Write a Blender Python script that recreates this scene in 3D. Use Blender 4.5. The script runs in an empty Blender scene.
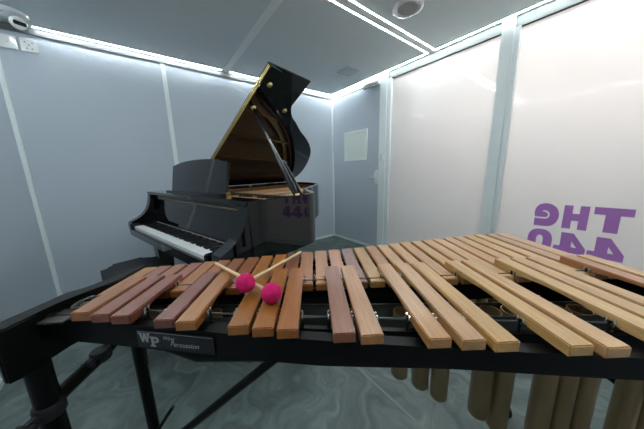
import bpy, bmesh, math, random
from mathutils import Vector, Matrix
random.seed(4)
C = bpy.context.scene.collection
PI = math.pi

# ------------------------------------------------------------------ materials
def srgb(r, g, b):
    f = lambda c: (c/255)/12.92 if c/255 <= .04045 else (((c/255)+.055)/1.055)**2.4
    return (f(r), f(g), f(b), 1)

def mat(name, col, rough=.5, metal=0., coat=0., spec=.5, noise=0., nscale=40., bump=0., emit=None, estr=0.):
    m = bpy.data.materials.new(name); m.use_nodes = True
    nt = m.node_tree; b = nt.nodes['Principled BSDF']
    b.inputs['Base Color'].default_value = col
    b.inputs['Roughness'].default_value = rough
    b.inputs['Metallic'].default_value = metal
    b.inputs['Coat Weight'].default_value = coat
    b.inputs['Coat Roughness'].default_value = .03
    b.inputs['Specular IOR Level'].default_value = spec
    if noise or bump:
        tc = nt.nodes.new('ShaderNodeTexCoord'); n = nt.nodes.new('ShaderNodeTexNoise')
        n.inputs['Scale'].default_value = nscale; n.inputs['Detail'].default_value = 4
        nt.links.new(tc.outputs['Object'], n.inputs['Vector'])
        if noise:
            mx = nt.nodes.new('ShaderNodeMix'); mx.data_type = 'RGBA'
            mx.inputs['A'].default_value = tuple(c*(1-noise) for c in col[:3])+(1,)
            mx.inputs['B'].default_value = tuple(min(1, c*(1+noise)) for c in col[:3])+(1,)
            nt.links.new(n.outputs['Fac'], mx.inputs['Factor'])
            nt.links.new(mx.outputs['Result'], b.inputs['Base Color'])
        if bump:
            bp = nt.nodes.new('ShaderNodeBump'); bp.inputs['Strength'].default_value = bump
            bp.inputs['Distance'].default_value = .002
            nt.links.new(n.outputs['Fac'], bp.inputs['Height']); nt.links.new(bp.outputs['Normal'], b.inputs['Normal'])
    if emit:
        b.inputs['Emission Color'].default_value = emit
        b.inputs['Emission Strength'].default_value = estr
    return m

M = {}
M['panel'] = mat('acoustic_fabric', (.50, .56, .615, 1), .9, noise=.10, nscale=260, bump=.25, spec=.2)
M['ceil'] = mat('ceiling_fabric', (.69, .755, .77, 1), .9, noise=.12, nscale=260, bump=.25, spec=.2)
M['alu'] = mat('white_aluminium', (.80, .86, .85, 1), .42, noise=.03, nscale=8)
M['white'] = mat('white_plastic', (.80, .82, .82, 1), .35, noise=.02, nscale=10)
M['whitegloss'] = mat('white_gloss', (.82, .84, .84, 1), .12, noise=.02, nscale=10)
M['lens'] = mat('lens_black', (.01, .01, .012, 1), .08, noise=.05)
M['purple'] = mat('purple_vinyl', (.50, .21, .60, 1), .5, noise=.05, nscale=20)
M['grey'] = mat('grey_plastic', (.45, .46, .47, 1), .6, noise=.05)
M['dark'] = mat('dark_slot', (.03, .03, .033, 1), .7, noise=.1)
M['piano'] = mat('black_lacquer', (.0035, .004, .0045, 1), .03, coat=.12, spec=.5, noise=.1, nscale=3)
M['brass'] = mat('brass', (.72, .55, .22, 1), .25, metal=1, noise=.1, nscale=30)
M['gold'] = mat('bronze_iron_plate', (.62, .36, .15, 1), .42, metal=.35, noise=.06, nscale=20)
M['redfelt'] = mat('red_felt', (.35, .03, .03, 1), .95, noise=.2, nscale=200)
M['damper'] = mat('damper_black', (.012, .012, .013, 1), .5, noise=.1)
M['key'] = mat('white_key', (.80, .82, .80, 1), .22, noise=.02, nscale=5)
M['bkey'] = mat('black_key', (.006, .006, .007, 1), .3, noise=.1)
M['steel'] = mat('string_steel', (.6, .6, .6, 1), .3, metal=1, noise=.05)
M['leather'] = mat('black_leather', (.005, .007, .008, 1), .48, spec=.25, noise=.2, nscale=60, bump=.3)
M['frame'] = mat('black_frame_paint', (.0035, .0036, .0033, 1), .40, spec=.18, noise=.25, nscale=30)
M['tube'] = mat('bronze_tube', (.42, .285, .15, 1), .34, metal=.75, noise=.12, nscale=15)
M['bank'] = mat('resonator_bank_metal', (.085, .085, .072, 1), .32, metal=.7, noise=.15, nscale=25)
M['nickel'] = mat('nickel_post', (.75, .75, .72, 1), .2, metal=1, noise=.05)
M['rubber'] = mat('black_rubber', (.008, .008, .008, 1), .6, noise=.2)
M['cord'] = mat('grey_cord', (.05, .05, .048, 1), .7, noise=.2, nscale=300)
M['yarn'] = mat('magenta_yarn', (.62, .012, .13, 1), .85, noise=.25, nscale=120, bump=.8, spec=.25)
M['birch'] = mat('pale_birch', (.68, .52, .30, 1), .45, noise=.12, nscale=40)
M['plate'] = mat('name_plate_black', (.006, .0065, .0065, 1), .35, noise=.1)
M['silver'] = mat('silver_print', (.42, .44, .43, 1), .4, metal=.3, noise=.05)
M['cove'] = mat('cove_aluminium', (.17, .18, .18, 1), .8, spec=.1, noise=.03, nscale=8)
M['header'] = mat('header_aluminium', (.22, .24, .235, 1), .7, spec=.15, noise=.03, nscale=8)
M['speakergrille'] = mat('speaker_grille', (.62, .62, .60, 1), .6, noise=.03)
M['hole'] = mat('grille_hole', (.22, .22, .22, 1), .7, noise=.05)
M['seam'] = mat('floor_seam', (.17, .19, .185, 1), .5, noise=.1)
M['strip'] = mat('pale_joint_strip', (.90, .93, .92, 1), .6, noise=.02, nscale=8)
M['led'] = mat('led_glow', (1, 1, 1, 1), .5, emit=(.90, .97, 1, 1), estr=58)
M['winglass'] = mat('door_window_glass', (.80, .86, .80, 1), .06, spec=.6, noise=.03, nscale=2)

def wood(name, scale_long=(26, 1.6, 26), contrast=.27, rough=.38, use_obj=True, base=(.3, .15, .06, 1), axis='Y', coat=.5):
    m = bpy.data.materials.new(name); m.use_nodes = True; nt = m.node_tree; N = nt.nodes; Lk = nt.links
    b = N['Principled BSDF']; b.inputs['Roughness'].default_value = rough
    b.inputs['Coat Weight'].default_value = coat; b.inputs['Coat Roughness'].default_value = .22
    tc = N.new('ShaderNodeTexCoord'); mp = N.new('ShaderNodeMapping'); mp.inputs['Scale'].default_value = scale_long
    Lk.new(tc.outputs['Object'], mp.inputs['Vector'])
    oi = N.new('ShaderNodeObjectInfo')
    vm = N.new('ShaderNodeVectorMath'); vm.operation = 'ADD'
    ml = N.new('ShaderNodeMath'); ml.operation = 'MULTIPLY'; ml.inputs[1].default_value = 37.0
    Lk.new(oi.outputs['Random'], ml.inputs[0]); Lk.new(mp.outputs['Vector'], vm.inputs[0]); Lk.new(ml.outputs[0], vm.inputs[1])
    n1 = N.new('ShaderNodeTexNoise'); n1.inputs['Scale'].default_value = 2.2; n1.inputs['Detail'].default_value = 5; n1.inputs['Distortion'].default_value = .6
    Lk.new(vm.outputs[0], n1.inputs['Vector'])
    n2 = N.new('ShaderNodeTexNoise'); n2.inputs['Scale'].default_value = 11; n2.inputs['Detail'].default_value = 3
    Lk.new(vm.outputs[0], n2.inputs['Vector'])
    ad = N.new('ShaderNodeMath'); ad.operation = 'ADD'; Lk.new(n1.outputs['Fac'], ad.inputs[0]); Lk.new(n2.outputs['Fac'], ad.inputs[1])
    mr = N.new('ShaderNodeMapRange'); mr.inputs['From Min'].default_value = .7; mr.inputs['From Max'].default_value = 1.3
    mr.inputs['To Min'].default_value = 1-contrast; mr.inputs['To Max'].default_value = 1+contrast*.5
    Lk.new(ad.outputs[0], mr.inputs['Value'])
    sc = N.new('ShaderNodeVectorMath'); sc.operation = 'SCALE'
    if use_obj: Lk.new(oi.outputs['Color'], sc.inputs[0])
    else: sc.inputs[0].default_value = base[:3]
    Lk.new(mr.outputs['Result'], sc.inputs['Scale']); Lk.new(sc.outputs[0], b.inputs['Base Color'])
    bp = N.new('ShaderNodeBump'); bp.inputs['Strength'].default_value = .12; bp.inputs['Distance'].default_value = .001
    Lk.new(n2.outputs['Fac'], bp.inputs['Height']); Lk.new(bp.outputs['Normal'], b.inputs['Normal'])
    return m
M['bar'] = wood('rosewood_bar')
M['spruce'] = wood('spruce_board', use_obj=False, base=(.56, .34, .16, 1), contrast=.15)
M['mahogany'] = wood('mahogany_inner_rim', use_obj=False, base=(.20, .075, .035, 1), contrast=.2)

def floor_mat():
    m = bpy.data.materials.new('swirled_green_floor'); m.use_nodes = True; nt = m.node_tree; N = nt.nodes; Lk = nt.links
    b = N['Principled BSDF']; b.inputs['Roughness'].default_value = .42; b.inputs['Specular IOR Level'].default_value = .35
    tc = N.new('ShaderNodeTexCoord')
    n0 = N.new('ShaderNodeTexNoise'); n0.inputs['Scale'].default_value = 1.6; n0.inputs['Detail'].default_value = 3
    Lk.new(tc.outputs['Object'], n0.inputs['Vector'])
    mx = N.new('ShaderNodeVectorMath'); mx.operation = 'MULTIPLY_ADD'
    mx.inputs[1].default_value = (1.3, 1.3, 0)
    Lk.new(n0.outputs['Color'], mx.inputs[0]); Lk.new(tc.outputs['Object'], mx.inputs[2])
    w = N.new('ShaderNodeTexNoise'); w.inputs['Scale'].default_value = 3.2; w.inputs['Detail'].default_value = 7; w.inputs['Distortion'].default_value = .5; w.inputs['Roughness'].default_value = .62
    Lk.new(mx.outputs[0], w.inputs['Vector'])
    mp = N.new('ShaderNodeMapping'); mp.inputs['Scale'].default_value = (6, 1.6, 1); mp.inputs['Rotation'].default_value = (0, 0, .5)
    Lk.new(mx.outputs[0], mp.inputs['Vector'])
    n3 = N.new('ShaderNodeTexNoise'); n3.inputs['Scale'].default_value = 3; n3.inputs['Detail'].default_value = 6; n3.inputs['Distortion'].default_value = .5
    Lk.new(mp.outputs[0], n3.inputs['Vector'])
    av = N.new('ShaderNodeMath'); av.operation = 'ADD'; Lk.new(w.outputs['Fac'], av.inputs[0]); Lk.new(n3.outputs['Fac'], av.inputs[1])
    hf = N.new('ShaderNodeMath'); hf.operation = 'MULTIPLY'; hf.inputs[1].default_value = .5; Lk.new(av.outputs[0], hf.inputs[0])
    cr = N.new('ShaderNodeValToRGB'); e = cr.color_ramp.elements
    e[0].position = .36; e[0].color = (.062, .084, .080, 1)
    e[1].position = .66; e[1].color = (.185, .235, .218, 1)
    k = cr.color_ramp.elements.new(.5); k.color = (.105, .138, .130, 1)
    Lk.new(hf.outputs[0], cr.inputs['Fac']); Lk.new(cr.outputs['Color'], b.inputs['Base Color'])
    return m
M['floor'] = floor_mat()

def frosted():
    m = bpy.data.materials.new('frosted_glass'); m.use_nodes = True; nt = m.node_tree; N = nt.nodes; Lk = nt.links
    for n in list(N):
        if n.type != 'OUTPUT_MATERIAL': N.remove(n)
    out = [n for n in N if n.type == 'OUTPUT_MATERIAL'][0]
    tc = N.new('ShaderNodeTexCoord'); no = N.new('ShaderNodeTexNoise'); no.inputs['Scale'].default_value = 1.2
    Lk.new(tc.outputs['Object'], no.inputs['Vector'])
    cm = N.new('ShaderNodeMix'); cm.data_type = 'RGBA'; cm.inputs['A'].default_value = (.84, .845, .825, 1); cm.inputs['B'].default_value = (.88, .875, .86, 1)
    Lk.new(no.outputs['Fac'], cm.inputs['Factor'])
    d = N.new('ShaderNodeBsdfDiffuse'); t = N.new('ShaderNodeBsdfTranslucent')
    Lk.new(cm.outputs['Result'], d.inputs['Color']); Lk.new(cm.outputs['Result'], t.inputs['Color'])
    m1 = N.new('ShaderNodeMixShader'); m1.inputs[0].default_value = .5
    Lk.new(d.outputs[0], m1.inputs[1]); Lk.new(t.outputs[0], m1.inputs[2])
    fr = N.new('ShaderNodeFresnel'); fr.inputs['IOR'].default_value = 1.5
    g = N.new('ShaderNodeBsdfGlossy'); g.inputs['Roughness'].default_value = .06
    m2 = N.new('ShaderNodeMixShader'); Lk.new(fr.outputs[0], m2.inputs[0]); Lk.new(m1.outputs[0], m2.inputs[1]); Lk.new(g.outputs[0], m2.inputs[2])
    Lk.new(m2.outputs[0], out.inputs['Surface'])
    return m
M['frost'] = frosted()

# ------------------------------------------------------------------ helpers
def link(o, parent=None):
    C.objects.link(o)
    if parent: o.parent = parent
    return o

def obj(name, bm, m, parent=None, loc=None, smooth=False):
    bmesh.ops.recalc_face_normals(bm, faces=bm.faces[:])
    me = bpy.data.meshes.new(name); bm.to_mesh(me); bm.free()
    for k in (m if isinstance(m, (list, tuple)) else [m]): me.materials.append(k)
    if smooth:
        for p in me.polygons: p.use_smooth = True
        try: me.set_sharp_from_angle(angle=math.radians(38))
        except Exception: pass
    o = bpy.data.objects.new(name, me)
    if loc: o.location = loc
    return link(o, parent)

def tag(o, label, cat, group=None):
    o['label'] = label; o['category'] = cat
    if group: o['group'] = group
    return o

def thing(name, label, cat, loc=(0, 0, 0), rotz=0, group=None):
    o = bpy.data.objects.new(name, None); C.objects.link(o); o.location = loc; o.rotation_euler = (0, 0, rotz)
    return tag(o, label, cat, group)

def struct(name, bm, m, parent=None):
    o = obj(name, bm, m, parent)
    if not parent: o['kind'] = 'structure'
    return o

def box(bm, x0, y0, z0, x1, y1, z1, bev=0, mi=0, seg=2, M4=None):
    r = bmesh.ops.create_cube(bm, size=1)
    vs = r['verts']
    for v in vs:
        v.co = Vector((x0+(v.co.x+.5)*(x1-x0), y0+(v.co.y+.5)*(y1-y0), z0+(v.co.z+.5)*(z1-z0)))
    fs = list({f for v in vs for f in v.link_faces})
    if bev:
        es = list({e for v in vs for e in v.link_edges})
        rr = bmesh.ops.bevel(bm, geom=es, offset=bev, segments=seg, affect='EDGES', clamp_overlap=True)
        vs = list({v for f in rr['faces'] for v in f.verts} | {v for v in vs if v.is_valid})
        fs = list({f for v in vs for f in v.link_faces})
    if M4 is not None:
        for v in vs: v.co = M4 @ v.co
    for f in fs: f.material_index = mi
    return vs

def bx(*a, **k):
    bm = bmesh.new(); box(bm, *a, **k); return bm

def tube(bm, pts, r, n=12, caps=True, mi=0):
    pts = [Vector(p) for p in pts]
    rs = r if isinstance(r, (list, tuple)) else [r]*len(pts)
    rings = []
    up = None
    for i, p in enumerate(pts):
        d = (pts[min(i+1, len(pts)-1)]-pts[max(i-1, 0)]).normalized()
        if up is None:
            up = Vector((0, 0, 1)) if abs(d.z) < .9 else Vector((1, 0, 0))
        s = d.cross(up).normalized(); t = s.cross(d).normalized(); up = t
        rings.append([bm.verts.new(p+(s*math.cos(2*PI*k/n)+t*math.sin(2*PI*k/n))*rs[i]) for k in range(n)])
    for a, b in zip(rings, rings[1:]):
        for k in range(n):
            f = bm.faces.new((a[k], a[(k+1) % n], b[(k+1) % n], b[k])); f.material_index = mi
    if caps:
        bm.faces.new(rings[0][::-1]).material_index = mi; bm.faces.new(rings[-1]).material_index = mi
    return bm

def lathe(bm, prof, n=32, M4=Matrix(), mi=0, close=True):
    rings = []
    for r, z in prof:
        if r < 1e-6: rings.append([bm.verts.new(M4 @ Vector((0, 0, z)))])
        else: rings.append([bm.verts.new(M4 @ Vector((r*math.cos(2*PI*k/n), r*math.sin(2*PI*k/n), z))) for k in range(n)])
    for a, b in zip(rings, rings[1:]):
        for k in range(n):
            k2 = (k+1) % n
            if len(a) == 1 and len(b) == 1: continue
            if len(a) == 1: f = bm.faces.new((a[0], b[k], b[k2]))
            elif len(b) == 1: f = bm.faces.new((a[k], a[k2], b[0]))
            else: f = bm.faces.new((a[k], a[k2], b[k2], b[k]))
            f.material_index = mi
    return bm

def prism(bm, pts, axis, a, b, mi=0):
    """closed 2D outline extruded along an axis; pts are the other two coords in order"""
    def P(p, w):
        if axis == 'x': return Vector((w, p[0], p[1]))
        if axis == 'y': return Vector((p[0], w, p[1]))
        return Vector((p[0], p[1], w))
    A = [bm.verts.new(P(p, a)) for p in pts]; B = [bm.verts.new(P(p, b)) for p in pts]
    n = len(pts); fs = [bm.faces.new(A[::-1]), bm.faces.new(B)]
    for i in range(n): fs.append(bm.faces.new((A[i], A[(i+1) % n], B[(i+1) % n], B[i])))
    for f in fs: f.material_index = mi
    return fs

def flat_shape(outlines, depth, M4):
    """2D outlines with holes (even-odd) -> bmesh, extruded by depth, transformed by M4"""
    cu = bpy.data.curves.new('outline', 'CURVE'); cu.dimensions = '2D'; cu.fill_mode = 'BOTH'; cu.extrude = depth/2
    for o in outlines:
        sp = cu.splines.new('POLY'); sp.points.add(len(o)-1)
        for p, q in zip(sp.points, o): p.co = (q[0], q[1], 0, 1)
        sp.use_cyclic_u = True
    ob = bpy.data.objects.new('outline', cu); C.objects.link(ob)
    dg = bpy.context.evaluated_depsgraph_get(); dg.update()
    me = bpy.data.meshes.new_from_object(ob.evaluated_get(dg))
    bm = bmesh.new(); bm.from_mesh(me); bmesh.ops.transform(bm, matrix=M4, verts=bm.verts[:])
    bpy.data.objects.remove(ob); bpy.data.curves.remove(cu); bpy.data.meshes.remove(me)
    return bm

def catmull(pts, n=6):
    out = []
    for i in range(len(pts)-1):
        p0 = pts[max(i-1, 0)]; p1 = pts[i]; p2 = pts[i+1]; p3 = pts[min(i+2, len(pts)-1)]
        for k in range(n):
            t = k/n
            out.append(tuple(.5*((2*p1[j])+(-p0[j]+p2[j])*t+(2*p0[j]-5*p1[j]+4*p2[j]-p3[j])*t*t+(-p0[j]+3*p1[j]-3*p2[j]+p3[j])*t**3) for j in range(2)))
    out.append(tuple(pts[-1]))
    return out

# ------------------------------------------------------------------ camera
CAMZ = 1.15
F_, YAW, PITCH, ROLL = 225.6, .642, .189, -.025
Fv = Vector((math.sin(YAW)*math.cos(PITCH), math.cos(YAW)*math.cos(PITCH), -math.sin(PITCH)))
Rv = Vector((math.cos(YAW), -math.sin(YAW), 0)); Uv = Rv.cross(Fv)
r_ = Rv*math.cos(ROLL)+Uv*math.sin(ROLL); u_ = -Rv*math.sin(ROLL)+Uv*math.cos(ROLL)
cam = bpy.data.cameras.new('camera'); cam.sensor_width = 36; cam.sensor_fit = 'HORIZONTAL'; cam.lens = 36*F_/644
cam.clip_start = .02
co = bpy.data.objects.new('camera', cam); C.objects.link(co)
mw = Matrix((( r_.x, u_.x, -Fv.x, 0), (r_.y, u_.y, -Fv.y, 0), (r_.z, u_.z, -Fv.z, CAMZ), (0, 0, 0, 1)))
co.matrix_world = mw
bpy.context.scene.camera = co

# ------------------------------------------------------------------ room shell
XR, YB, XL, YF, ZC = 2.545, 3.0475, -.827, -.45, 2.339
T = .08
struct('floor', bx(XL-T, YF-T, -.06, XR+T, YB+T, 0), M['floor'])
struct('ceiling', bx(XL-T, YF-T, ZC, XR+T, YB+T, ZC+.06), M['ceil'])
struct('wall_back', bx(XL-T, YB, 0, XR+T, YB+T, ZC), M['panel'])
struct('wall_left', bx(XL-T, YF, 0, XL, YB, ZC), M['panel'])
struct('wall_front', bx(XL-T, YF-T, 0, .90, YF, ZC), M['panel'])
# right wall: door panel, header and sill around the frosted glazing
struct('wall_right', bx(XR, 2.0, 0, XR+T, YB, ZC), M['panel'])
tn = [0]
def trim(*a, m='alu', **k):
    tn[0] += 1
    return struct('trim_%d' % tn[0], bx(*a, **k), M[m])
trim(XR-.006, YF, 2.258, XR+T, 2.0, ZC, m='header')                                  # header above the glass
trim(XR-.006, YF, 0, XR+T, 1.9, .07)                                     # sill under the glass
trim(XR-.030, 1.945, 0, XR+.03, 2.055, ZC-.001, bev=.003)                # door post
trim(XR-.022, 1.888, 0, XR+.03, 1.945, 2.2575, bev=.002)                    # its lighter strip
trim(XR-.034, .700, 0, XR+.06, .786, ZC-.001, bev=.003)                  # wide mullion
trim(XR-.020, .664, 0, XR+.06, .700, 2.2575, bev=.002)
trim(XR-.034, YF-T, 0, XR+.06, YF+.075, ZC-.001, bev=.003)                    # front corner post
trim(.90, YF-T, 2.258, XR-.034, YF+.006, ZC)                              # front glazing: header, sill, posts
trim(.90, YF-T, 0, XR-.034, YF+.006, .07)
trim(.90, YF-.06, .07, .98, YF+.020, 2.258, bev=.002)
trim(2.02, YF-.04, .07, 2.065, YF+.012, 2.258, m='dark')
trim(XR-.012, 2.055, 2.282, XR, YB-.026, ZC-.001)                             # trim over the door
def cornertrim(x0, y0, x1, y1): trim(x0, y0, 0, x1, y1, ZC-.001, bev=.002)
cornertrim(XR-.026, YB-.026, XR, YB); cornertrim(XL, YB-.026, XL+.026, YB)
trim(.243, YB-.008, 0, .283, YB, 2.289, bev=.002)                        # joint strips on the back wall
trim(1.33, YB-.008, 0, 1.37, YB, 2.289, bev=.002)
trim(XL, 1.6, 0, XL+.008, 1.64, 2.289, bev=.002)
trim(XL+.026, YB-.012, 2.289, XR-.026, YB, ZC-.001, m='cove')                      # cove under the light line
trim(XL, YF, 2.289, XL+.012, YB-.026, ZC-.001, m='cove')
trim(.850, 1.44, ZC-.003, .914, YB-.05, ZC+.001, m='strip')                         # strip between ceiling panels
trim(.850, YF, ZC-.003, .914, 1.33, ZC+.001, m='strip')
# white border outside the light lines and the bridge between them
trim(XL+.012, YB-.030, ZC-.0008, XR-.026, YB-.012, ZC+.001)
trim(XR-.040, YF, ZC-.0008, XR-.006, YB-.026, ZC+.001)
trim(XL+.012, 1.352, ZC-.0008, XR-.040, 1.414, ZC+.001)
for nm, a in (('baseboard_back', (XL+.026, YB-.01, 0, XR-.026, YB, .035)), ('baseboard_right', (XR-.01, 2.055, 0, XR, YB-.026, .035)),
              ('baseboard_left', (XL, YF, 0, XL+.01, YB-.026, .035)), ('baseboard_front', (XL+.01, YF, 0, .90, YF+.01, .035))):
    struct(nm, bx(*a, bev=.002), M['alu'])
trim(.828, YF+.01, 0, .842, YB-.01, .0015, m='seam')                     # seam strip in the floor

# glazing
def pane(name, y0, y1):
    return struct(name, bx(XR+.012, y0, .07, XR+.022, y1, 2.258), M['frost'])
pane('window_1', .786, 1.888)
w2 = pane('window_2', YF+.075, .664)
struct('window_3', bx(.98, YF-.022, .07, 2.02, YF-.012, 2.258), M['frost'])
struct('window_4', bx(2.065, YF-.022, .07, XR-.034, YF-.012, 2.258), M['frost'])
# dark gasket under the header
for y0, y1 in ((.786, 1.888), (YF+.075, .664)):
    trim(XR+.002, y0, 2.252, XR+.012, y1, 2.258, m='dark')

# lettering on the glass (reads correctly from outside)
def letter(outl, y0, y1, z0, z1):
    M4 = Matrix(((0, 0, 1, XR+.0112), (y1-y0, 0, 0, y0), (0, z1-z0, 0, z0), (0, 0, 0, 1)))
    o = obj('letter', flat_shape(outl, .001, M4), M['purple'], w2)
    return o
def sq(cx, cy, rx, ry, n=40, e=2.5):
    return [(cx+rx*math.copysign(abs(math.cos(a))**(2/e), math.cos(a)), cy+ry*math.copysign(abs(math.sin(a))**(2/e), math.sin(a))) for a in [2*PI*k/n for k in range(n)]]
LT = [[(0, 1), (1, 1), (1, .70), (.69, .70), (.69, 0), (.31, 0), (.31, .70), (0, .70)]]
LH = [[(0, 0), (0, 1), (.36, 1), (.36, .66), (.64, .66), (.64, 1), (1, 1), (1, 0), (.64, 0), (.64, .36), (.36, .36), (.36, 0)]]
LE = [catmull([(1, .32), (.58, .32), (.43, .37), (.37, .50), (.42, .63), (.56, .69), (.68, .68)], 4) +
      catmull([(.68, .63), (.56, .63), (.47, .57), (.44, .49), (.48, .42), (.60, .39), (1, .39)], 4) +
      catmull([(1.0, .40), (1.03, .55), (1.0, .75), (.86, .93), (.58, 1.01), (.30, .96), (.08, .79), (-.01, .52), (.06, .23), (.24, .05), (.50, -.01), (1, -.01)], 5)]
L4 = [[(.42, 1), (.80, 1), (.80, .40), (1, .40), (1, .14), (.80, .14), (.80, 0), (.44, 0), (.44, .14), (0, .14), (0, .40)],
      [(.44, .40), (.44, .66), (.27, .40)]]
L0 = [sq(.5, .5, .5, .51), sq(.5, .5, .14, .24)]
letter(LT, -.075, .100, .668, .848); letter(LH, .122, .252, .663, .846); letter(LE, .276, .415, .662, .848)
letter(L4, -.070, .098, .445, .630); letter(L4, .108, .278, .445, .630); letter(L0, .290, .440, .440, .632)

# door with its window, lever and closer
d1 = struct('door_1', bx(XR-.004, 2.06, .036, XR, YB-.03, 2.28), M['panel'])
fr = flat_shape([[(2.273, 1.295), (2.747, 1.295), (2.747, 1.730), (2.273, 1.730)], [(2.308, 1.330), (2.712, 1.330), (2.712, 1.695), (2.308, 1.695)]], .012,
                Matrix(((0, 0, 1, XR-.010), (1, 0, 0, 0), (0, 1, 0, 0), (0, 0, 0, 1))))
obj('window_frame', fr, M['alu'], d1)
obj('window_pane', bx(XR-.008, 2.308, 1.330, XR-.004, 2.712, 1.695), M['winglass'], d1)
bm = bmesh.new()
lathe(bm, [(0, .010), (.7, .010), (1, .006), (1, 0)], 32, Matrix(((0, 0, -1, XR-.004), (.050, 0, 0, 2.094), (0, .104, 0, 1.050), (0, 0, 0, 1))))
hp = obj('handle_plate', bm, M['whitegloss'], d1, smooth=True)
bm = bmesh.new()
tube(bm, [(XR-.012, 2.098, 1.045), (XR-.045, 2.098, 1.045), (XR-.05, 2.115, 1.045), (XR-.05, 2.20, 1.045)], .008, 10)
obj('lever', bm, M['steel'], hp, smooth=True)
t = thing('door_closer', 'white box-shaped door closer at the top of the grey door', 'door closer', (XR-.03, 2.19, 2.235))
obj('body', bx(-.03, -.13, 0, .018, .14, .05, bev=.004), M['whitegloss'], t)
obj('arm', bx(-.02, -.05, .05, 0, .12, .058), M['alu'], t)
t = thing('light_switch', 'small white switch block on the door post above the lever handle', 'switch', (XR-.031, 2.0, 1.27))
obj('switch_plate', bx(-.012, -.032, 0, 0, .032, .10, bev=.003), M['whitegloss'], t)
obj('rocker', bx(-.018, -.022, .058, -.010, .022, .085, bev=.002), M['whitegloss'], t)
obj('rocker', bx(-.018, -.022, .015, -.010, .022, .042, bev=.002), M['whitegloss'], t)

# sockets on the back wall
t = thing('wall_socket', 'white five-hole socket plate, right one of the pair under the ceiling camera', 'socket', (-.634, YB, 2.155), group=None)
obj('plate', bx(-.046, -.010, 0, .046, 0, .098, bev=.003), M['whitegloss'], t)
for x, z in ((0, .052), (-.020, .070), (.020, .070), (-.014, .026), (.014, .026)):
    obj('socket_hole', bx(x-.004, -.0115, z-.003, x+.004, -.0095, z+.003), M['dark'], t)
t = thing('blank_plate', 'white blank wall plate at the left end, beside the five-hole socket', 'wall plate', (-.742, YB, 2.155))
obj('plate', bx(-.046, -.010, 0, .046, 0, .098, bev=.003), M['whitegloss'], t)
obj('indicator', bx(-.005, -.0115, .045, .005, -.0095, .050), M['grey'], t)

# security camera on the ceiling
t = thing('security_camera', 'white dome security camera in the ceiling corner above the sockets', 'camera', (-.655, 2.85, ZC))
bm = bmesh.new(); lathe(bm, [(0, 0), (.092, 0), (.094, -.004), (.088, -.020), (.070, -.030), (0, -.032)], 40)
obj('base', bm, M['whitegloss'], t, smooth=True)
MR = Matrix.Translation((.034, -.006, -.062)) @ Matrix.Rotation(.5, 4, 'Z') @ Matrix.Rotation(PI/2+.35, 4, 'X')
bm = bmesh.new(); lathe(bm, [(0, -.040), (.024, -.034), (.039, -.017), (.044, 0), (.040, .019), (.034, .028), (0, .030)], 32, MR)
eb = obj('eyeball', bm, M['whitegloss'], t, smooth=True)
bm = bx(-.031, -.013, .026, .031, .013, .034, bev=.004, M4=MR)
obj('lens', bm, M['lens'], eb)
obj('maker_mark', bx(-.03, -.074, -.0325, -.012, -.060, -.0285), M['purple'], t)

# ceiling speaker
t = thing('ceiling_speaker', 'round white ceiling speaker with a perforated grille', 'speaker', (1.715, 1.155, ZC))
bm = bmesh.new(); lathe(bm, [(.078, 0), (.078, -.006), (.088, -.012), (.104, -.010), (.112, -.003), (.112, 0)], 48)
obj('bezel', bm, M['whitegloss'], t, smooth=True)
bm = bmesh.new(); lathe(bm, [(0, -.006), (.079, -.004), (.079, 0)], 40)
gr = obj('grille', bm, M['speakergrille'], t)
bm = bmesh.new()
for i in range(-7, 8):
    for j in range(-7, 8):
        x, y = i*.0095+(j % 2)*.0047, j*.0088
        if x*x+y*y < .070**2: lathe(bm, [(0, -.0068), (.0026, -.0068), (.0026, -.005)], 6, Matrix.Translation((x, y, 0)))
obj('perforations', bm, M['hole'], gr)
# ceiling vent
t = thing('ceiling_vent', 'square grey slotted vent in the rear ceiling panel', 'vent', (2.10, 2.21, ZC))
obj('backing', bx(-.10, -.10, -.002, .10, .10, .0), M['ceil'], t)
for k in range(5):
    y = -.08+k*.04
    obj('slat', bx(-.10, y-.010, -.006, .10, y+.010, -.002, bev=.001), M['grey'], t)

# LED lines
def led_loop(label, segs):
    t = thing('led_light_line', label, 'light', (.9, segs[0][1], ZC))
    for x0, y0, x1, y1 in segs:
        o = obj('light_segment', bx(x0-.9, y0-segs[0][1], -.0012, x1-.9, y1-segs[0][1], .0), M['led'], t)
w = .0045
led_loop('glowing white light line framing the rear ceiling panels above the piano',
         [(XL+.05, 1.424-w, 2.498+w, 1.424+w), (.935, 3.008-w, 2.498+w, 3.008+w), (-.585, 3.008-w, .83, 3.008+w),
          (2.498-w, 1.424+w, 2.498+w, 3.008-w), (XL+.03, 1.424+w, XL+.041, 2.75)])
led_loop('glowing white light line framing the front ceiling panels beside the speaker',
         [(XL+.05, 1.345-w, 2.498+w, 1.345+w), (2.498-w, YF+.06, 2.498+w, 1.345-w), (XL+.03, YF+.05, XL+.041, 1.345-w), (XL+.05, YF+.03, 2.498, YF+.041)])

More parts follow.
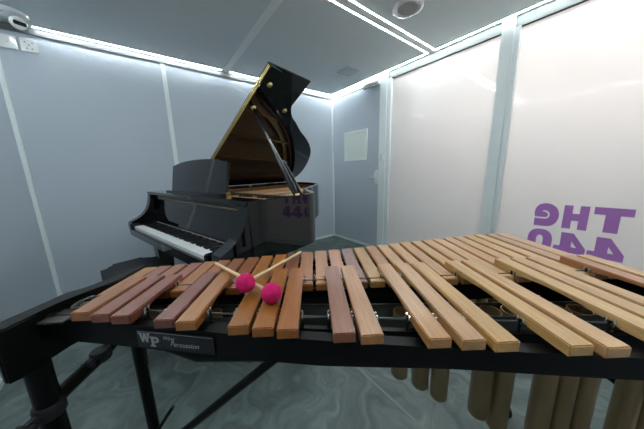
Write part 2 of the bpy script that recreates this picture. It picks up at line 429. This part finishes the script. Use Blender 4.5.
# ------------------------------------------------------------------ piano
TH = .272
PL = Matrix.Translation((.019, 1.773, 0)) @ Matrix.Rotation(TH-PI/2, 4, 'Z')
piano = thing('grand_piano', 'glossy black grand piano with its lid propped open', 'piano', (.019, 1.773, 0), TH-PI/2)
ZT, ZB = 1.008, .668
ctl = [(.74, .155), (.74, .3), (.74, .45), (.738, .60), (.722, .727), (.664, .827), (.56, .893), (.465, .948), (.398, 1.02), (.345, 1.11), (.25, 1.26), (.16, 1.43),
       (.06, 1.58), (-.06, 1.71), (-.26, 1.84), (-.47, 1.915), (-.62, 1.915), (-.71, 1.86), (-.74, 1.75), (-.74, 1.4), (-.74, .8), (-.74, .155)]
rctl = [(.74, .595), (.739, .635), (.724, .685), (.680, .745), (.60, .81), (.53, .868), (.45, .93), (.385, 1.02)]+ctl[9:]
OUT = [(.74, .155), (.74, .38), (.74, .52)]+catmull(rctl, 5)
def offset(path, d):
    res = []
    for i, p in enumerate(path):
        a = Vector(path[max(i-1, 0)]); b = Vector(path[min(i+1, len(path)-1)]); t_ = (b-a).normalized()
        res.append((p[0]-t_.y*d, p[1]+t_.x*d))
    return res
def ring(d0, d1, z0, z1, ymin=-9):
    bm = bmesh.new(); q_ = [i for i, p in enumerate(OUT) if p[1] > ymin]
    a = [offset(OUT, d0)[i] for i in q_]; b = [offset(OUT, d1)[i] for i in q_]
    q = [[bm.verts.new((p[0], p[1], z)) for p in s] for s, z in ((a, z0), (a, z1), (b, z1), (b, z0))]
    n = len(a)
    for k in range(4):
        A, B = q[k], q[(k+1) % 4]
        for i in range(n-1): bm.faces.new((A[i], A[i+1], B[i+1], B[i]))
    bm.faces.new([q[k][0] for k in range(4)]); bm.faces.new([q[k][-1] for k in range(4)])
    return bm
rim = ring(0, .030, ZB, ZT)
sh = [e for e in rim.edges if all(abs(v.co.z-ZT) < 1e-4 for v in e.verts)]
bmesh.ops.bevel(rim, geom=sh, offset=.003, segments=2, affect='EDGES', clamp_overlap=True)
obj('rim', rim, M['piano'], piano, smooth=True)
o = obj('inner_rim', ring(.031, .062, .80, .975, .35), M['mahogany'], piano); o['label'] = 'reddish brown wooden inner rim'
inn = offset(OUT, .060)
bm = bmesh.new(); prism(bm, [p for p in inn if p[1] > .30] , 'z', .835, .85)
obj('soundboard', bm, M['spruce'], piano)
# iron plate: a rim band with struts and openings
plo = [p for p in offset(OUT, .064) if p[1] > .56]
pli = [p for p in offset(OUT, .135) if p[1] > .70]
bm = flat_shape([plo, pli], .012, Matrix.Translation((0, 0, .915)))
ip = obj('iron_plate', bm, M['gold'], piano)
bm = bmesh.new()
prism(bm, [(-.67, .555), (.67, .555), (.67, .76), (.30, .80), (-.67, .86)], 'z', .905, .922)
obj('plate_web', bm, M['gold'], ip)
for x0, x1, y1 in ((-.42, -.47, 1.82), (-.15, -.20, 1.74), (.12, .06, 1.50), (.36, .30, 1.10)):
    bm = bmesh.new(); prism(bm, [(x0-.012, .56), (x0+.012, .56), (x1+.012, y1), (x1-.012, y1)], 'z', .925, .955)
    obj('strut', bm, M['gold'], ip)
bm = bmesh.new()
for k in range(44):
    x = -.62+k*.0285
    ymax = 1.70 if x < -.1 else 1.70-(x+.1)*1.25
    tube(bm, [(x, .36, .945), (x-.03, min(ymax, 1.78), .935)], .0011, 4)
o = obj('strings', bm, M['steel'], piano); o['kind'] = 'stuff'
for k in range(22):
    x = -.60+k*.053
    obj('damper', bx(x-.010, .66, .945, x+.010, .72, .972, bev=.002), M['damper'], piano)
obj('felt_strip', bx(-.66, .60, .923, .66, .63, .930), M['redfelt'], piano)
obj('pin_block', bx(-.70, .32, .84, .70, .56, .925), M['gold'], piano)
# keyboard
obj('keybed', bx(-.74, -.012, .665, .74, .32, .715, bev=.003), M['piano'], piano)
obj('key_slip', bx(-.655, -.030, .672, .655, -.008, .727, bev=.003), M['piano'], piano)
ww = 1.225/52
wk = None
for k in range(52):
    x = -.6125+(k+.5)*ww
    if wk is None:
        wk = obj('white_key', bx(-ww/2+.0005, 0, .722, ww/2-.0005, .15, .745, bev=.0012), M['key'], piano); o = wk
    else: o = wk.copy(); link(o, piano)
    o.location = (x, -.005, 0)
bk = None
for k in range(51):
    if (k % 7) in (1, 4): continue          # lowest key is A: gaps after B and E
    x = -.6125+(k+1)*ww
    if bk is None:
        bm = bmesh.new()
        vs = box(bm, -.005, .05, .745, .005, .15, .757, bev=.0015)
        bk = obj('black_key', bm, M['bkey'], piano); o = bk
    else: o = bk.copy(); link(o, piano)
    o.location = (x, 0, 0)
for s in (-1, 1):
    obj('key_block', bx(min(s*.615, s*.662), -.030, .70, max(s*.615, s*.662), .16, .772, bev=.006), M['piano'], piano)
obj('felt_line', bx(-.6125, .146, .745, .6125, .152, .752), M['redfelt'], piano)
# fallboard: hollow curved board standing open
bm = bmesh.new()
prof = [(.150, .752), (.158, .790), (.176, .850), (.190, .905), (.196, .945), (.214, .945), (.212, .90), (.20, .84), (.186, .78), (.186, .752)]
prism(bm, prof, 'x', -.66, .66); obj('fallboard', bm, M['piano'], piano)
o = obj('fallboard_edge_strip', bx(-.60, .1485, .752, .60, .1512, .760), M['silver'], piano); o['label'] = 'pale silvery strip along the fallboard foot'
# front shelf, slot and desk
obj('front_shelf', bx(-.745, .150, .990, .745, .262, 1.012, bev=.004), M['piano'], piano)
o = obj('lock_rail', bx(-.70, .172, .962, .70, .20, .978, bev=.003), M['piano'], piano)
obj('action_rail', bx(-.67, .205, .945, .67, .25, .985), M['spruce'], piano)
obj('wrest_cover', bx(-.70, .262, .93, .70, .34, .985), M['piano'], piano)
arm = [(-.008, .668), (-.016, .70), (-.020, .750), (-.012, .774), (.012, .786), (.045, .802), (.085, .832), (.118, .876), (.138, .930), (.148, .988), (.155, .988), (.17, .80), (.17, .668)]
arm = catmull(arm[:10], 4)+arm[10:]
for s in (-1, 1):
    bm = bmesh.new(); prism(bm, arm, 'x', *(sorted((s*.662, s*(.728 if s < 0 else .740)))))
    obj('arm', bm, M['piano'], piano, smooth=True)
top = []
dk = [(-.505, .995), (-.505, 1.218)]+catmull([(-.495, 1.225), (-.35, 1.246), (-.2, 1.255), (-.07, 1.257), (.06, 1.255), (.20, 1.246), (.338, 1.225)], 3)+[(.348, 1.218), (.348, .995)]
bm = bmesh.new()
prism(bm, dk, 'y', .0, .018)
for v in bm.verts: v.co.y += .262+(v.co.z-1.0)*.17
md = obj('music_desk', bm, M['piano'], piano)
obj('desk_hinge', bx(.349, .268, 1.010, .358, .300, 1.035, bev=.002), M['brass'], md)
obj('desk_ledge', bx(-.52, .225, 1.012, .36, .262, 1.024, bev=.003), M['piano'], md)
# lid
PH = math.radians(32.5)
LM = Matrix.Translation((-.74, .018, 1.012)) @ Matrix(((math.cos(PH), 0, -math.sin(PH), 0), (0, 1, 0, 0), (math.sin(PH), 0, math.cos(PH), 0), (0, 0, 0, 1)))
lo = [(p[0]+.74, p[1]) for p in catmull([(.74, .553)]+ctl[3:19]+[(-.742, 1.6), (-.742, .553)], 5)]
lo = [(max(x, 0), y) for x, y in lo]
bm = bmesh.new(); prism(bm, lo, 'z', 0, .018); bmesh.ops.transform(bm, matrix=LM, verts=bm.verts[:])
lid = obj('lid', bm, M['piano'], piano)
bm = bx(.0, .548, .022, 1.482, .950, .040, bev=.002, M4=LM)
obj('front_flap', bm, M['piano'], lid)
obj('flap_hinge', bx(.01, .541, .000, 1.475, .548, .007, M4=LM), M['brass'], lid)
obj('flap_hinge', bx(.01, .543, .016, 1.475, .548, .026, M4=LM), M['brass'], lid)
for u, v in ((1.356, .621), (1.185, .889), (1.139, .61)):
    bm = bmesh.new(); lathe(bm, [(0, -.012), (.012, -.012), (.020, -.004), (.022, 0)], 20, LM @ Matrix.Translation((u, v, 0)))
    obj('lid_button', bm, M['brass'], lid, smooth=True)
for y in (.75, 1.55):
    obj('lid_hinge', bx(-.752, y-.05, 1.000, -.738, y+.05, 1.022), M['brass'], piano)
a = Vector((.700, .540, 1.008)); b = LM @ Vector((1.139, .61, -.010))
bm = bmesh.new()
tube(bm, [a, a+(b-a)*.08, a+(b-a)*.30, a+(b-a)*.55, b], [.016, .024, .019, .0125, .009], 14)
pr = obj('prop_stick', bm, M['piano'], piano, smooth=True)
off = Vector((.0, .040, 0))
bm = bmesh.new(); tube(bm, [a+off, a+off+(b-a)*.10, a+off+(b-a)*.36], [.013, .016, .009], 10)
obj('short_prop', bm, M['piano'], pr, smooth=True)
bm = bmesh.new(); lathe(bm, [(0, .016), (.016, .014), (.020, 0)], 20, Matrix.Translation((.705, .545, 1.004)))
obj('prop_socket', bm, M['brass'], piano, smooth=True)
bm = bmesh.new(); lathe(bm, [(0, .024), (.006, .022), (.008, .010), (.022, .004), (.024, 0)], 16, Matrix.Translation((-.69, 1.18, .976)))
box(bm, -.695, 1.155, .994, -.685, 1.205, 1.004)
obj('lid_latch', bm, M['brass'], piano, smooth=True)
# legs, casters, lyre
for x, y in ((-.62, .17), (.60, .17), (-.42, 1.62)):
    bm = bmesh.new()
    vs = box(bm, -.065, -.065, .10, .065, .065, ZB+.0, bev=.006)
    for v in bm.verts:
        k = .62+.38*((v.co.z-.10)/(ZB-.10))**1.5
        v.co.x *= k; v.co.y *= k
        v.co.x += x; v.co.y += y
    lg = obj('leg', bm, M['piano'], piano)
    bm = bmesh.new(); lathe(bm, [(.030, .10), (.030, .075), (.012, .070), (.012, .05)], 16, Matrix.Translation((x, y, 0)))
    lathe(bm, [(0, -.014), (.026, -.014), (.028, -.010), (.028, .010), (.026, .014), (0, .014)], 20, Matrix.Translation((x, y+.01, .028)) @ Matrix.Rotation(PI/2, 4, 'Y'))
    obj('caster', bm, M['brass'], lg, smooth=True)
bm = bmesh.new()
for x in (-.10, .08): box(bm, x, .20, .13, x+.02, .23, ZB-.0, bev=.003)
box(bm, -.16, .16, .09, .16, .26, .13, bev=.006)
ly = obj('pedal_lyre', bm, M['piano'], piano)
for x in (-.07, 0, .07):
    obj('pedal', bx(x-.016, .06, .07, x+.016, .18, .082, bev=.004), M['brass'], ly)

# bench
bench = thing('piano_bench', 'black padded piano bench in front of the piano keys', 'bench',
              tuple(PL @ Vector((-.075, -.135, 0))), TH-PI/2)
bm = bmesh.new()
pl_ = []
for cx, cy, a0 in ((.205, .080, 0), (-.205, .080, 90), (-.205, -.080, 180), (.205, -.080, 270)):
    for k in range(9):
        a_ = math.radians(a0+k*90/8); pl_.append((cx+.080*math.cos(a_), cy+.075*math.sin(a_)))
prism(bm, pl_, 'z', .455, .552)
bmesh.ops.bevel(bm, geom=[e for e in bm.edges if abs(e.verts[0].co.z-e.verts[1].co.z) < 1e-5], offset=.034, segments=5, affect='EDGES', clamp_overlap=True)
obj('cushion', bm, M['leather'], bench, smooth=True)
obj('apron', bx(-.20, -.12, .39,   .20, .12, .445, bev=.004), M['piano'], bench)
for sx in (-1, 1):
    for sy in (-1, 1):
        bm = bmesh.new(); box(bm, -.022, -.022, 0, .020, .022, .39, bev=.003)
        for v in bm.verts:
            k = .7+.3*v.co.z/.39; v.co.x = v.co.x*k+sx*.16; v.co.y = v.co.y*k+sy*.09
        obj('leg', bm, M['piano'], bench)

# ------------------------------------------------------------------ marimba
AZ = .6077
S = .88                                   # student-size marimba: 40 mm bars
FL = -CAMZ*(1-S)/S                        # floor level in the unscaled drawing
MO = Vector((math.cos(AZ)*.15+math.sin(AZ)*.65, -math.sin(AZ)*.15+math.cos(AZ)*.65, 0))*S
mar = thing('marimba', 'wooden-barred marimba with bronze tubes on a black frame', 'marimba', tuple(MO), -AZ)
def L(u, v, z=0): return Vector((u-.15, v-.65, z))
def interp(tab, u):
    if u <= tab[0][0]:
        (a, A), (b, B) = tab[0], tab[1]
    elif u >= tab[-1][0]:
        (a, A), (b, B) = tab[-2], tab[-1]
    else:
        for (a, A), (b, B) in zip(tab, tab[1:]):
            if a <= u <= b: break
    return A+(B-A)*(u-a)/(b-a)
vn = lambda u: interp([(-.58, .499), (-.45, .476), (-.3, .446), (-.14, .416), (-.06, .403), (.10, .377), (.28, .351), (.5, .320), (.9, .268)], u)
vfa = lambda u: interp([(-.6, .680), (-.33, .694), (-.07, .702), (.3, .708), (.6, .714), (.9, .718)], u)
nn = lambda u: interp([(-.6, .612), (-.02, .621), (.2, .624), (.9, .615)], u)
vfn = lambda u: interp([(-.60, .804), (-.40, .838), (-.19, .876), (0, .909), (.2, .936), (.4, .985), (.6, 1.024), (.80, 1.062), (.94, 1.078)], u)
ZN, ZA, TK = .820, .840, .022
def bar_mesh(w, ln):
    bm = bmesh.new(); n = 14; pr_ = []
    pr_.append((0, 0)); pr_.append((0, TK)); pr_.append((ln, TK)); pr_.append((ln, 0))
    for k in range(n+1):
        t_ = k/n; y = ln*(.80-.60*t_); pr_.append((y, .013*math.sin(PI*t_)**.7))
    prism(bm, pr_, 'x', -w/2, w/2)
    es = [e for e in bm.edges if abs(e.verts[0].co.z-TK) < 1e-5 and abs(e.verts[1].co.z-TK) < 1e-5 or
          (abs(e.verts[0].co.y-e.verts[1].co.y) < 1e-5 and (abs(e.verts[0].co.y) < 1e-5 or abs(e.verts[0].co.y-ln) < 1e-5))]
    bmesh.ops.bevel(bm, geom=es, offset=.0022, segments=2, affect='EDGES', clamp_overlap=True)
    return bm
def addbar(u, w, v0, v1, ztop, col):
    bm = bar_mesh(w, v1-v0)
    o = obj('bar', bm, M['bar'], mar, loc=L(u, v0, ztop-TK)); k_ = .66+.36*max(0, min(1, (u+.35)/.9)); c_ = srgb(*col); o.color = (c_[0]*k_*1.03, c_[1]*k_, c_[2]*k_*(.70+.18*max(0, min(1, (u+.1)/.8))), 1)  # wood paler to the right: sheen of the bright glass put into the colour
    return o
natc = [-.605, -.5565, -.5055, -.4525, -.404, -.354, -.3015, -.248, -.195, -.141, -.088, -.034, .021, .0765, .132, .187, .2425, .298, .3545, .411, .469, .527, .5835, .641, .698, .758, .8195, .881, .942]
orange, purp, gold_, tan, pale = (178, 108, 68), (140, 78, 68), (180, 116, 58), (188, 134, 88), (196, 152, 104)
ncol = [(196, 140, 84), (158, 92, 74), (166, 104, 80), (158, 86, 70), (184, 116, 66), (168, 98, 56), (160, 88, 54), (158, 86, 48), (176, 110, 56), (178, 108, 46), (140, 80, 52),
        (176, 110, 60), (184, 122, 82), (180, 116, 84), (140, 92, 86), (188, 142, 92), (176, 118, 80), (190, 140, 96), (192, 142, 94), (186, 136, 92), (190, 144, 98), (188, 142, 100),
        (192, 150, 104), (188, 142, 100), (192, 148, 102), (196, 154, 106), (198, 158, 110), (178, 136, 102), (196, 158, 122)]
accc = [-.555, -.500, -.448, -.338, -.2855, -.166, -.113, -.0620, .0515, .1045, .2275, .287, .3435, .462, .519, .640, .695, .752, .879, .938]
acol = [(176, 112, 76), (150, 88, 74), (150, 86, 74), (136, 76, 66), (182, 118, 60), (174, 110, 50), (172, 106, 48), (170, 102, 46), (148, 90, 68), (182, 126, 84), (190, 138, 92), (188, 142, 100),
        (196, 150, 96), (200, 158, 104), (200, 156, 112), (198, 160, 110), (192, 152, 108), (190, 150, 104), (176, 120, 84), (198, 158, 112)]
for i, u in enumerate(natc):
    w_ = .0445 if i < 28 else .052
    if i > 20: w_ = .048 if i < 28 else .056
    addbar(u, w_, nn(u), vfn(u), ZN, ncol[i])
for i, u in enumerate(accc):
    addbar(u, .0440 if i < 15 else .046, vn(u), vfa(u), ZA, acol[i])
rowA = lambda u: vn(u)+.23*(vfa(u)-vn(u))
rowB = lambda u: vfa(u)-.19*(vfa(u)-vn(u))
rowC = lambda u: nn(u)+.24*(vfn(u)-nn(u))
rowD = lambda u: vfn(u)-.17*(vfn(u)-nn(u))
cA = lambda u: vn(u)+.52*(vfa(u)-vn(u))
cN = lambda u: nn(u)+.55*(vfn(u)-nn(u))
def rail(name, f0, f1, z0, z1, m, u0=-.69, u1=.975, n=24):
    bm = bmesh.new(); R_ = []
    for k in range(n+1):
        u = u0+(u1-u0)*k/n; a, b = f0(u), f1(u)
        zz = z0(u) if callable(z0) else z0
        R_.append([bm.verts.new(L(u, a, zz)), bm.verts.new(L(u, a, z1)), bm.verts.new(L(u, b, z1)), bm.verts.new(L(u, b, zz))])
    for A, B in zip(R_, R_[1:]):
        for k in range(4): bm.faces.new((A[k], A[(k+1) % 4], B[(k+1) % 4], B[k]))
    bm.faces.new(R_[0]); bm.faces.new(R_[-1][::-1])
    return obj(name, bm, m, mar)
fr_ = rail('front_rail', lambda u: vn(u)+.020, lambda u: vn(u)+.046, lambda u: interp([(-1, .742), (0, .742), (.25, .757), (1.2, .757)], u), .804, M['frame'])
rail('post_rail', lambda u: rowA(u)-.006, lambda u: rowA(u)+.006, .765, .796, M['frame'])
rail('post_rail', lambda u: rowB(u)-.005, lambda u: rowB(u)+.005, .765, .796, M['frame'])
rail('post_rail', lambda u: rowC(u)-.005, lambda u: rowC(u)+.014, .690, .780, M['frame'])
rail('post_rail', lambda u: rowD(u)-.006, lambda u: rowD(u)+.006, .755, .780, M['frame'])
rail('back_rail', lambda u: vfn(u)-.034, lambda u: vfn(u)-.012, .690, .788, M['frame'])
for fc, nm in ((cA, 'resonator_bank'), (cN, 'resonator_bank')):
    for s in (-1, 1):
        rail(nm, lambda u, s=s: fc(u)+s*.030-.0015, lambda u, s=s: fc(u)+s*.030+.0015, .735 if fc is cA else .700, .778, M['bank'], -.64, .97)
# end boards
def hexa(name, q, z0, z1, m, parent=mar, bev=.006):
    bm = bmesh.new(); prism(bm, [tuple(L(*p)[:2]) for p in q], 'z', z0, z1)
    bmesh.ops.bevel(bm, geom=bm.edges[:], offset=bev, segments=3, affect='EDGES', clamp_overlap=True)
    return obj(name, bm, m, parent, smooth=True)
hexa('end_board', [(-.738, .500), (-.734, .478), (-.722, .462), (-.700, .452), (-.688, .470), (-.690, .52), (-.683, .572), (-.668, .622), (-.640, .66), (-.628, .70), (-.626, .80),
                   (-.632, .825), (-.645, .828), (-.654, .80), (-.652, .752), (-.676, .690), (-.690, .650), (-.722, .622), (-.723, .58)], .694, .826, M['frame'], bev=.004)
hexa('end_board', [(.974, .268), (.992, .255), (.992, 1.07), (.984, 1.08), (.972, 1.07)], .560, .794, M['frame'])
bm = bmesh.new()
for k in range(4):
    v0 = .515+k*.034
    box(bm, -.832+k*.006, v0-.65, .800, -.772, v0-.65+.024, .805)
obj('end_slats', bm, M['bank'], mar)
bm = bmesh.new()
pts = [L(-.640+.016*math.cos(a), .590+.030*math.sin(a), .812) for a in [2*PI*k/20 for k in range(21)]]
tube(bm, pts, .003, 8, caps=False); tube(bm, [L(-.640, .575, .812), L(-.634, .60, .806), L(-.640, .625, .80)], .004, 8)
o = obj('cord_loop', bm, M['bank'], mar, smooth=True)
# cord posts and cords
def post(z0, z1):
    bm = bmesh.new(); lathe(bm, [(0, z0), (.0042, z0), (.0042, z0+.018), (.0028, z0+.02), (.0028, z1-.006)], 10, mi=0)
    for dv in (-.0065, .0065):
        lathe(bm, [(0, z1-.012), (.0034, z1-.011), (.0036, z1-.003), (.0024, z1), (0, z1)], 10, Matrix.Translation((0, dv, 0)), mi=1)
    box(bm, -.002, -.0075, z1-.016, .002, .0075, z1-.010, mi=1)
    return bm
pm = {}
def put_post(u, v, z0, z1):
    k = (z0, z1)
    if k not in pm:
        pm[k] = obj('cord_post', post(z0, z1), [M['frame'], M['nickel']], mar, smooth=True); o = pm[k]
    else: o = pm[k].copy(); link(o, mar)
    o.location = L(u, v, 0)
def gaps(cs):
    g = [cs[0]-.027]
    for a, b in zip(cs, cs[1:]):
        if b-a < .075: g.append((a+b)/2)
        else: g += [a+.027, b-.027]
    g.append(cs[-1]+.027); return g
ga = gaps(accc); gn = gaps(natc)
for g in ga:
    put_post(g, rowA(g), .780, .833); put_post(g, rowB(g), .780, .833)
for g in gn:
    if g < .99:
        put_post(g, rowC(g), .765, .813); put_post(g, rowD(g), .765, .813)
for row, gg, z in ((rowA, ga, .820), (rowB, ga, .820), (rowC, gn, .800), (rowD, gn, .800)):
    bm = bmesh.new(); tube(bm, [L(g, row(g)+.004, z) for g in gg if g < 1.0], .0021, 6)
    obj('cord', bm, M['cord'], mar)
# resonator tubes
def reson(u, v, zb, r):
    bm = bmesh.new()
    lathe(bm, [(r, .774), (r, zb+.004), (r-.003, zb), (0, zb)], 24)
    lathe(bm, [(r, .774), (r-.002, .774), (r-.002, zb+.01), (0, zb+.01)], 24)
    obj('resonator_tube', bm, M['tube'], mar, loc=L(u, v, 0), smooth=True)
tabA = [(-.56, .72), (-.3, .705), (-.06, .70), (.1, .66), (.2275, .575), (.287, .54), (.3435, .50), (.462, .44), (.519, .395), (.64, .29), (.752, .22), (.94, .12)]
for u in accc: reson(u, cA(u), interp(tabA, u), .020 if u < 0 else .0225 if u < .4 else .0255)
tabN = [(-.6, .71), (-.2, .66), (0, .60), (.2, .53), (.5, .475), (.95, .44)]
for u in natc: reson(u, cN(u), interp(tabN, u), .019 if u < 0 else .0215 if u < .4 else .024)
# name plate on the front rail
def on_rail(u, z, dv=0):
    return L(u, vn(u)+.020-dv, z)
pa, pb = -.430, -.232
A_, B_ = on_rail(pa, .748), on_rail(pb, .748)
ex = (B_-A_).normalized(); ey = Vector((0, 0, 1)); ez = ex.cross(ey)
W_ = (B_-A_).length
PM = Matrix(((ex.x, ey.x, ez.x, A_.x), (ex.y, ey.y, ez.y, A_.y), (ex.z, ey.z, ez.z, A_.z), (0, 0, 0, 1)))
bm = bmesh.new(); box(bm, 0, 0, .001, W_, .046, .0035, bev=.0008, M4=PM)
npl = obj('name_plate', bm, M['plate'], mar)
bm = bmesh.new(); box(bm, .004, .0425, .0035, W_-.004, .0433, .0040, M4=PM)
obj('border_line', bm, M['silver'], npl)
def strokes(polys, x, y, s, sy=None):
    return flat_shape([[(x+p[0]*s, y+p[1]*(sy or s)) for p in q] for q in polys], .0006, PM @ Matrix.Translation((0, 0, .0040)))
Wp = [[(0, 1), (.42, 1), (.42, .86), (.34, .86), (.43, .42), (.56, 1), (.74, 1), (.88, .42), (.96, .86), (.88, .86), (.88, 1), (1.22, 1), (1.22, .86), (1.14, .86), (.94, 0), (.76, 0), (.63, .52), (.50, 0), (.32, 0), (.10, .86), (0, .86)]]
Pp = [[(0, 1), (.62, 1), (.80, .92), (.88, .74), (.82, .52), (.64, .40), (.38, .40), (.38, .14), (.50, .14), (.50, 0), (0, 0), (0, .14), (.12, .14), (.12, .86), (0, .86)],
      [(.38, .86), (.52, .86), (.62, .78), (.62, .62), (.52, .54), (.38, .54)]]
obj('logo_letter', strokes(Wp, .006, .016, .026, .024), M['silver'], npl)
obj('logo_letter', strokes(Pp, .036, .006, .028, .026), M['silver'], npl)
def text_part(txt, x, y, size, shear=.35):
    cu = bpy.data.curves.new('text', 'FONT'); cu.body = txt; cu.size = size; cu.shear = shear; cu.extrude = .0002
    ob = bpy.data.objects.new('text', cu); C.objects.link(ob)
    dg = bpy.context.evaluated_depsgraph_get(); dg.update()
    me = bpy.data.meshes.new_from_object(ob.evaluated_get(dg))
    bm = bmesh.new(); bm.from_mesh(me); bmesh.ops.transform(bm, matrix=PM @ Matrix.Translation((x, y, .0040)), verts=bm.verts[:])
    bpy.data.objects.remove(ob); bpy.data.curves.remove(cu); bpy.data.meshes.remove(me)
    obj('lettering', bm, M['silver'], npl)
text_part('Wing', .070, .027, .014); text_part('Percussion', .088, .012, .017)
# stand: legs, cross tubes, clamps, braces
def leg(u, v, ztop, r):
    bm = bmesh.new(); tube(bm, [L(u, v, FL+.05), L(u, v, ztop)], r, 16)
    lg = obj('leg', bm, M['frame'], mar, smooth=True)
    bm = bmesh.new(); lathe(bm, [(0, -.013), (.034, -.013), (.038, -.008), (.038, .008), (.034, .013), (0, .013)], 20, Matrix.Translation(L(u, v, FL+.038)) @ Matrix.Rotation(PI/2, 4, 'Y'))
    box(bm, L(u, v).x-.018, L(u, v).y-.012, FL+.03, L(u, v).x+.018, L(u, v).y+.012, FL+.07)
    obj('caster', bm, M['rubber'], lg, smooth=True)
    return lg
leg(-.690, .500, .70, .024); leg(-.665, .750, .735, .019)
leg(.98, .33, .70, .024); leg(.98, .95, .70, .019)
bm = bmesh.new(); tube(bm, [L(-.690, .50, .585), L(-.675, .62, .605), L(-.665, .75, .64)], .019, 14)
obj('cross_tube', bm, M['frame'], mar, smooth=True)
bm = bmesh.new(); tube(bm, [L(.98, .33, .45), L(.98, .95, .45)], .017, 14)
obj('cross_tube', bm, M['frame'], mar, smooth=True)
bm = bmesh.new(); tube(bm, [L(-.665, .660, .690), L(-.30, .50, .705), L(-.05, .470, .722), L(.99, .35, .735)], .014, 14)
obj('long_tube', bm, M['frame'], mar, smooth=True)
def clamp(u, v, z, s=1.):
    bm = bmesh.new(); c = L(u, v, z)
    lathe(bm, [(0, -.022*s), (.030*s, -.022*s), (.034*s, -.016*s), (.034*s, .016*s), (.030*s, .022*s), (0, .022*s)], 18, Matrix.Translation(c))
    box(bm, c.x-.010*s, c.y-.062*s, c.z-.012*s, c.x+.014*s, c.y-.02*s, c.z+.012*s, bev=.004)
    k_ = obj('clamp', bm, M['rubber'], mar, smooth=True)
    bm = bmesh.new(); tube(bm, [(c.x-.022*s, c.y-.055*s, c.z), (c.x+.025*s, c.y-.055*s, c.z)], [.008*s, .008*s], 12)
    obj('wing_knob', bm, M['rubber'], k_, smooth=True)
clamp(-.690, .500, .575, .88); clamp(-.672, .63, .612, .75); clamp(-.665, .700, .690, .75); clamp(-.665, .75, .65, .8)
bm = bmesh.new(); tube(bm, [L(-.075, .475, .735), L(-.095, .485, .71), L(-.640, .62, .16)], .0115, 12)
br = obj('brace', bm, M['frame'], mar, smooth=True)
bm = bmesh.new(); tube(bm, [L(-.665, .750, .13), L(-.57, .74, .27)], .007, 10)
obj('brace', bm, M['frame'], mar, smooth=True)
bm = bmesh.new(); tube(bm, [L(.42, .80, .74), L(.975, .90, .33)], .0115, 12); obj('brace', bm, M['frame'], mar, smooth=True)
bm = bmesh.new(); tube(bm, [L(.47, .72, .60), L(.975, .94, .42)], .009, 12); obj('brace', bm, M['frame'], mar, smooth=True)

# bring the drawing to its real size, standing on the floor
done = set()
def resize(o, top):
    if o.data and o.data.name not in done:
        done.add(o.data.name); o.data.transform(Matrix.Scale(S, 4))
    o.location = o.location*S
    if top: o.location.z += CAMZ*(1-S)
    for c in o.children: resize(c, False)
for c in list(mar.children): resize(c, True)

# ------------------------------------------------------------------ mallets
def W(u, v, z): return Vector(((math.cos(AZ)*u+math.sin(AZ)*v)*S, (-math.sin(AZ)*u+math.cos(AZ)*v)*S, CAMZ+(z-CAMZ)*S))
def mallet(label, head, tail, R_=.0245*S):
    t = thing('mallet', label, 'mallet', tuple(head)); d = tail-head
    bm = bmesh.new(); tube(bm, [d.normalized()*.012, d*.5, d], [.0042, .0042, .0046], 12)
    obj('stick', bm, M['birch'], t, smooth=True)
    bm = bmesh.new(); bmesh.ops.create_icosphere(bm, subdivisions=4, radius=1)
    ax = d.normalized(); rnd = random.Random(label)
    for v in bm.verts:
        n = v.co.normalized(); k = n.dot(ax)
        a_ = math.atan2(n.cross(ax).x, n.cross(ax).y)
        v.co = n*R_*(1-.08*abs(k)**3+.012*math.sin(a_*16+k*9)+.01*math.sin(k*34))
    obj('yarn_head', bm, M['yarn'], t, smooth=True)
    return t
mallet('magenta yarn mallet whose stick points up to the right towards the piano', W(-.183, .546, ZA+.0325), W(-.061, .872, ZN+.010))
mallet('magenta yarn mallet nearest the camera, its stick pointing up to the left', W(-.109, .504, ZA+.0245), W(-.345, .748, ZA+.006))

# ------------------------------------------------------------------ daylight-white corridor behind the frosted glass
def area(name, loc, rot, sx, sy, power, col):
    li = bpy.data.lights.new(name, 'AREA'); li.shape = 'RECTANGLE'; li.size = sx; li.size_y = sy; li.energy = power; li.color = col
    o = bpy.data.objects.new(name, li); o.location = loc; o.rotation_euler = rot; C.objects.link(o); return o
area('corridor_lamp', (XR+1.15, -.1, 2.25), (0, math.radians(72), 0), 1.0, 2.8, 135, (1, .90, .885))
area('entrance_lamp', (1.7, YF-.75, 2.35), (math.radians(-62), 0, 0), 2.0, .5, 75, (1, .95, .92))
wd = bpy.data.worlds.new('world'); bpy.context.scene.world = wd; wd.use_nodes = True
wd.node_tree.nodes['Background'].inputs[0].default_value = (.8, .85, .9, 1); wd.node_tree.nodes['Background'].inputs[1].default_value = .5

sc = bpy.context.scene
sc.view_settings.view_transform = 'Standard'; sc.view_settings.look = 'None'; sc.view_settings.gamma = 1
sc.view_settings.exposure = .62
